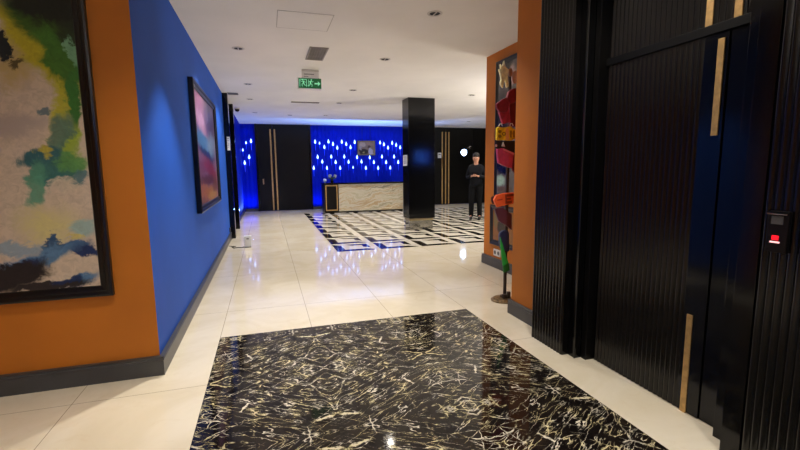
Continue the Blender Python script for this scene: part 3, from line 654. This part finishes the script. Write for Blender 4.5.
for nm, a, b, lab in (('slot_diffuser', (.62, 10.22), (1.25, 10.34), 'long dark slot diffuser in the ceiling beyond the exit sign'), ('slot_diffuser', (-.66, 9.36), (-.46, 9.56), 'small slot diffuser in the ceiling beside the black jamb')):
    V = thing(nm, ((a[0]+b[0])/2, (a[1]+b[1])/2, CZ), lab, 'vent')
    g = MB()
    for k in range(3):
        yy = a[1] + (b[1]-a[1])*k/2; g.box((a[0], yy-.006, CZ-.010), (b[0], yy+.006, CZ-.0005))
    g.build('vent_frame', M['grille'], V); MB().box((a[0]+.004, a[1], CZ-.004), (b[0]-.004, b[1], CZ-.0006)).build('slot', M['hole'], V)
Cm = thing('dome_camera', (-.61, 11.6, CZ), 'small dark dome camera on the ceiling in the far left corner', 'camera')
MB().lathe([(.07, 0), (.07, -.02), (.055, -.03)], (-.61, 11.6, CZ+.0005), 20).build('camera_base', M['white_metal'], Cm, True)
MB().lathe([(.055, -.03), (.052, -.055), (.035, -.08), (0, -.09)], (-.61, 11.6, CZ-.0005), 20).build('camera_dome', M['black'], Cm, True)

# hanging exit sign
E = thing('exit_sign', (.72, 7.0, CZ), 'green running man exit sign hanging from the ceiling', 'sign')
t = NT('lit_green_panel'); g0 = lin((8, 84, 42)); t.col(g0); t.b.inputs['Emission Color'].default_value = g0; t.b.inputs['Emission Strength'].default_value = .4; t.set(Roughness=.3); m_gr = t.m
m_gw = plain('lit_pale_green_symbol', (130, 200, 165), .3, emit=(150, 235, 185), es=.45)
m_clear = plain('frosted_clear_edge', (240, 238, 234), .3)
MB().box((.545, 6.99, 2.655), (.895, 7.006, 2.806), .002).build('green_panel', m_gr, E)
MB().box((.53, 6.992, 2.648), (.548, 7.008, 2.812), .001).box((.53, 6.992, 2.640), (.9, 7.008, 2.650), .001).build('clear_edge', m_clear, E)
MB().box((.60, 6.992, 2.812), (.86, 7.004, 2.905), .002).build('hanger_plate', m_clear, E)
for x in (.605, .855): MB().tube([(x, 6.998, 2.80), (x, 6.998, CZ)], .005, 8).build('hanger_rod', M['grey'], E)
MB().box((.60, 6.975, 2.905), (.86, 7.02, CZ-.0005), .004).build('ceiling_mount', M['white_metal'], E)
tx = MB()
for k in range(9): tx.box((.635+k*.017, 6.990, 2.858), (.647+k*.017, 6.9921, 2.872))
for k in range(4): tx.box((.635+k*.017, 6.990, 2.826), (.647+k*.017, 6.9921, 2.836))
tx.build('small_lettering', M['grey'], E)
def fl(name, polys, mat=None, par=E, y=6.9895):
    mb = MB()
    for q in polys: mb.prism([(a, b) for a, b in q], y-.0015, y+.001, 'y')
    return mb.build(name, mat or m_gw, par)
def seg(a, b, w):
    a, b = Vector(a), Vector(b); n = (b-a).normalized(); n = Vector((-n.y, n.x))*w/2; return [a-n, b-n, b+n, a+n]
def runner(cx, cz, s, d):
    q = lambda x, z: (cx + d*x*s, cz + z*s)
    ps = [[(q(.06, .40)[0] + .09*s*math.cos(k*PI/4), q(.06, .40)[1] + .09*s*math.sin(k*PI/4)) for k in range(8)],
          seg(q(.0, .28), q(-.08, -.02), .15*s), seg(q(0, .26), q(.22, .18), .06*s), seg(q(.22, .18), q(.30, .28), .05*s), seg(q(0, .26), q(-.22, .20), .06*s), seg(q(-.22, .20), q(-.28, .05), .05*s),
          seg(q(-.08, 0), q(.14, -.12), .09*s), seg(q(.14, -.12), q(.10, -.38), .07*s), seg(q(-.08, 0), q(-.16, -.22), .09*s), seg(q(-.16, -.22), q(-.38, -.24), .07*s)]
    return ps
fl('running_man', runner(.615, 2.728, .13, -1)); fl('running_man', runner(.735, 2.728, .13, 1))
fl('door_symbol', [seg((.565, 2.675), (.565, 2.785), .009), seg((.565, 2.785), (.668, 2.785), .009), seg((.668, 2.785), (.668, 2.675), .009), seg((.70, 2.675), (.70, 2.785), .006)])
fl('arrow', [seg((.79, 2.728), (.85, 2.728), .022), [(.842, 2.765), (.882, 2.728), (.842, 2.691)]])

# ------------------------------------------------------------------ person
def skinned(name, pts, edges, mat, parent, root=0, sub=1, level_off=Vector((0, 0, 0))):
    me = bpy.data.meshes.new(name); me.from_pydata([Vector(p[:3]) for p in pts], edges, [])
    o = bpy.data.objects.new(name, me); C.objects.link(o); o.parent = parent; me.materials.append(mat)
    m = o.modifiers.new('skin', 'SKIN'); m.use_smooth_shade = True
    sv = me.skin_vertices[0].data if me.skin_vertices else None
    if sv is None:
        me.skin_vertices  # created by the modifier
    lay = me.skin_vertices[0].data
    for i, p in enumerate(pts):
        r = p[3]; lay[i].radius = (r, p[4] if len(p) > 4 else r); lay[i].use_root = (i == root)
    s = o.modifiers.new('smooth', 'SUBSURF'); s.levels = sub; s.render_levels = sub
    return o
PRS = thing('person', (5.44, 10.56, 0), 'person in a dark jacket and black trousers looking at a phone in the lobby', 'person')
PRS.rotation_euler = (0, 0, math.atan2(-5.46, 10.56) + math.radians(-6))   # faces the camera side (-y local)
m_skin = plain('skin_tone', (186, 134, 108), .55); m_hair = plain('dark_hair', (24, 18, 16), .6, vscale=60, var=.2); m_jac = plain('dark_jacket_cloth', (13, 14, 20), .85, spec=.2, bump=.3, vscale=30); m_tr = plain('black_trouser_cloth', (9, 9, 11), .85, spec=.2); m_shoe = plain('black_shoe_leather', (14, 12, 12), .3)
# body: pelvis, spine, neck, head, arms and legs in one skeleton (local: -y forward)
bp = [(0, 0, .95, .13, .10), (0, .0, 1.15, .12, .09), (0, .01, 1.36, .15, .095), (0, .0, 1.48, .06, .06), (0, -.01, 1.55, .06, .06), (0, -.03, 1.635, .088, .108), (0, -.03, 1.715, .090, .112),
      (.165, .0, 1.38, .05), (.225, .03, 1.13, .042), (.07, -.25, 1.18, .026), (-.165, .0, 1.38, .05), (-.225, .03, 1.13, .042), (-.07, -.25, 1.18, .026),
      (.09, 0, .88, .085), (.10, -.01, .50, .058), (.11, .03, .10, .038), (.12, -.10, .045, .036), (-.09, 0, .88, .085), (-.11, -.05, .50, .058), (-.12, .0, .10, .038), (-.13, -.13, .045, .036)]
be = [(0, 1), (1, 2), (2, 3), (3, 4), (4, 5), (5, 6), (2, 7), (7, 8), (8, 9), (2, 10), (10, 11), (11, 12), (0, 13), (13, 14), (14, 15), (15, 16), (0, 17), (17, 18), (18, 19), (19, 20)]
# palms and five fingers on each side continue the same skeleton
for sd, wr in ((1, 9), (-1, 12)):
    b0 = len(bp); bp.append((sd*.045, -.30, 1.19, .022, .014)); be.append((wr, b0))
    bp.append((sd*.035, -.335, 1.20, .020, .013)); be.append((b0, b0+1))
    for k in range(4):
        n = len(bp); zz = 1.225 - k*.020
        bp += [(sd*.025, -.36, zz, .0085), (sd*.0, -.372 - .004*(k == 1), zz+.004, .008)]; be += [(b0+1, n), (n, n+1)]
    n = len(bp); bp += [(sd*.055, -.325, 1.228, .009), (sd*.035, -.345, 1.25, .008)]; be += [(b0, n), (n, n+1)]
skinned('body', bp, be, m_skin, PRS, 0, 2)
skinned('jacket', [(0, 0, .80, .20, .17), (0, .0, 1.12, .180, .14), (0, .01, 1.34, .20, .14), (0, .01, 1.53, .11, .11), (.165, .0, 1.38, .080), (.235, .03, 1.13, .064), (.10, -.22, 1.18, .048), (-.165, .0, 1.38, .080), (-.235, .03, 1.13, .064), (-.10, -.22, 1.18, .048)],
        [(0, 1), (1, 2), (2, 3), (2, 4), (4, 5), (5, 6), (2, 7), (7, 8), (8, 9)], m_jac, PRS, 0, 2)
skinned('trousers', [(0, 0, 1.08, .17, .14), (.09, 0, .86, .108), (.10, -.01, .50, .080), (.11, .03, .03, .066), (-.09, 0, .86, .108), (-.11, -.05, .50, .080), (-.12, .0, .03, .066)], [(0, 1), (1, 2), (2, 3), (0, 4), (4, 5), (5, 6)], m_tr, PRS, 0, 2)
def local(mb, name, mat, smooth=True):
    me_parent_loc = PRS.location.copy()
    o = mb.build(name, mat, None, smooth); o.parent = PRS; return o
for sd, dy in ((1, .0), (-1, -.03)):
    local(MB().ball((sd*.115, -.07+dy, .045), (.048, .135, .045), 16).box((sd*.115-.04, -.18+dy, 0), (sd*.115+.04, .05+dy, .02), .006), 'shoe', m_shoe)
local(MB().ball((0, -.005, 1.722), (.092, .115, .088), 20).ball((0, .04, 1.66), (.088, .078, .10), 16), 'hair', m_hair)
local(MB().ball((0, -.134, 1.645), (.012, .02, .026), 10), 'nose', m_skin)
for sd in (1, -1):
    local(MB().ball((sd*.032, -.118, 1.668), (.013, .008, .007), 10), 'eye', M['white_metal']); local(MB().ball((sd*.078, -.03, 1.655), (.010, .02, .032), 10), 'ear', m_skin)
    local(MB().box((sd*.032-.016, -.128, 1.682), (sd*.032+.016, -.118, 1.688), .002), 'eyebrow', m_hair)
local(MB().ball((0, -.122, 1.600), (.024, .008, .006), 10), 'mouth', plain('lip_tone', (150, 84, 76), .5))
Ph = thing('mobile_phone', (5.44, 10.56, 1.19), 'dark mobile phone held in both hands by the person', 'phone'); Ph.rotation_euler = PRS.rotation_euler
ph = MB().box((-.075, -.352, .015), (.075, -.343, .085), .004).build('phone_case', M['black'], None); ph.parent = Ph
ph = MB().box((-.070, -.343, .02), (.070, -.3415, .08)).build('phone_screen', plain('phone_screen_glow', (120, 140, 170), .1, emit=(150, 180, 220), es=.6), None); ph.parent = Ph

# ------------------------------------------------------------------ lights
def spot(x, y, e, col=(1, .93, .82), size=120, blend=.8, z=CZ-.012, r=.04, tgt=None):
    d = bpy.data.lights.new('downlight_or_fill_beam', 'SPOT'); d.energy = e; d.color = col; d.spot_size = math.radians(size); d.spot_blend = blend; d.shadow_soft_size = r
    o = bpy.data.objects.new('downlight_or_fill_beam', d); C.objects.link(o); o.location = (x, y, z)
    if tgt: o.rotation_euler = (Vector(tgt) - Vector((x, y, z))).to_track_quat('-Z', 'Y').to_euler()
    return o
WARM = 97
spot(-.15, 3.9, 190, size=76, blend=.6)
for x, y, s in dl: spot(x, y, WARM * (1.3 if y > 7 else 1.05))
for x, y in ((1.68, 2.1), (-.2, 2.1), (-2.6, .6), (-.2, 0), (1.4, 0), (-.2, -2), (1.4, -2), (4.2, 6.8), (6.5, 7), (6.5, 10), (8.5, 8.5), (8.5, 12), (4.2, 10.8), (4.3, 13)): spot(x, y, WARM * (1.3 if y > 6 else .9))
BLUE = (.0, .12, 1.0)
for x in (-.55, 1.75, 2.4, 3.05, 3.7, 4.35, 5.1): spot(x, 15.15, 2, BLUE, 150, .6, CZ-.06, .03)
for x in (-.55, 1.7): spot(x, 15.1, 18, BLUE, 150, .8, .05, .03, (x, 15.35, 2.5))
# added unseen blue spots behind the desk and in the left alcove tint the ceiling
for x in (2.3, 3.2, 4.1): spot(x, 14.72, 230, (.16, .36, 1.0), 115, .9, .3, .05, (x, 12.9, CZ))
spot(-.5, 15.1, 110, (.16, .36, 1.0), 120, .9, .12, .03, (-.2, 13.2, CZ))

# added ceiling fill spots without fittings, behind the camera and in the hidden lobby
for x, y, e, tg in ((.2, -2.0, 230, (.2, -1.8, CZ)), (6.4, 7.0, 400, (5.2, 8.0, CZ))):
    spot(x, y, e, (1, .94, .86), 165, .8, 1.75, .12, tg)
w = bpy.data.worlds.new('room_air'); bpy.context.scene.world = w; w.use_nodes = True
w.node_tree.nodes['Background'].inputs[0].default_value = (.9, .85, .8, 1); w.node_tree.nodes['Background'].inputs[1].default_value = .1

# ------------------------------------------------------------------ camera
cam = bpy.data.cameras.new('camera'); co = bpy.data.objects.new('camera', cam); C.objects.link(co)
cam.sensor_width = 36; cam.lens = F / 800 * 36; cam.clip_start = .05
r0, r1, r2 = CAMR
mw = Matrix(((r0[0], -r1[0], -r2[0], 0), (r0[1], -r1[1], -r2[1], 0), (r0[2], -r1[2], -r2[2], HC), (0, 0, 0, 1)))
co.matrix_world = mw
sc = bpy.context.scene; sc.camera = co
sc.view_settings.view_transform = 'Standard'; sc.view_settings.look = 'None'; sc.view_settings.exposure = 0.27; sc.view_settings.gamma = 1; sc.view_settings.use_curve_mapping = False
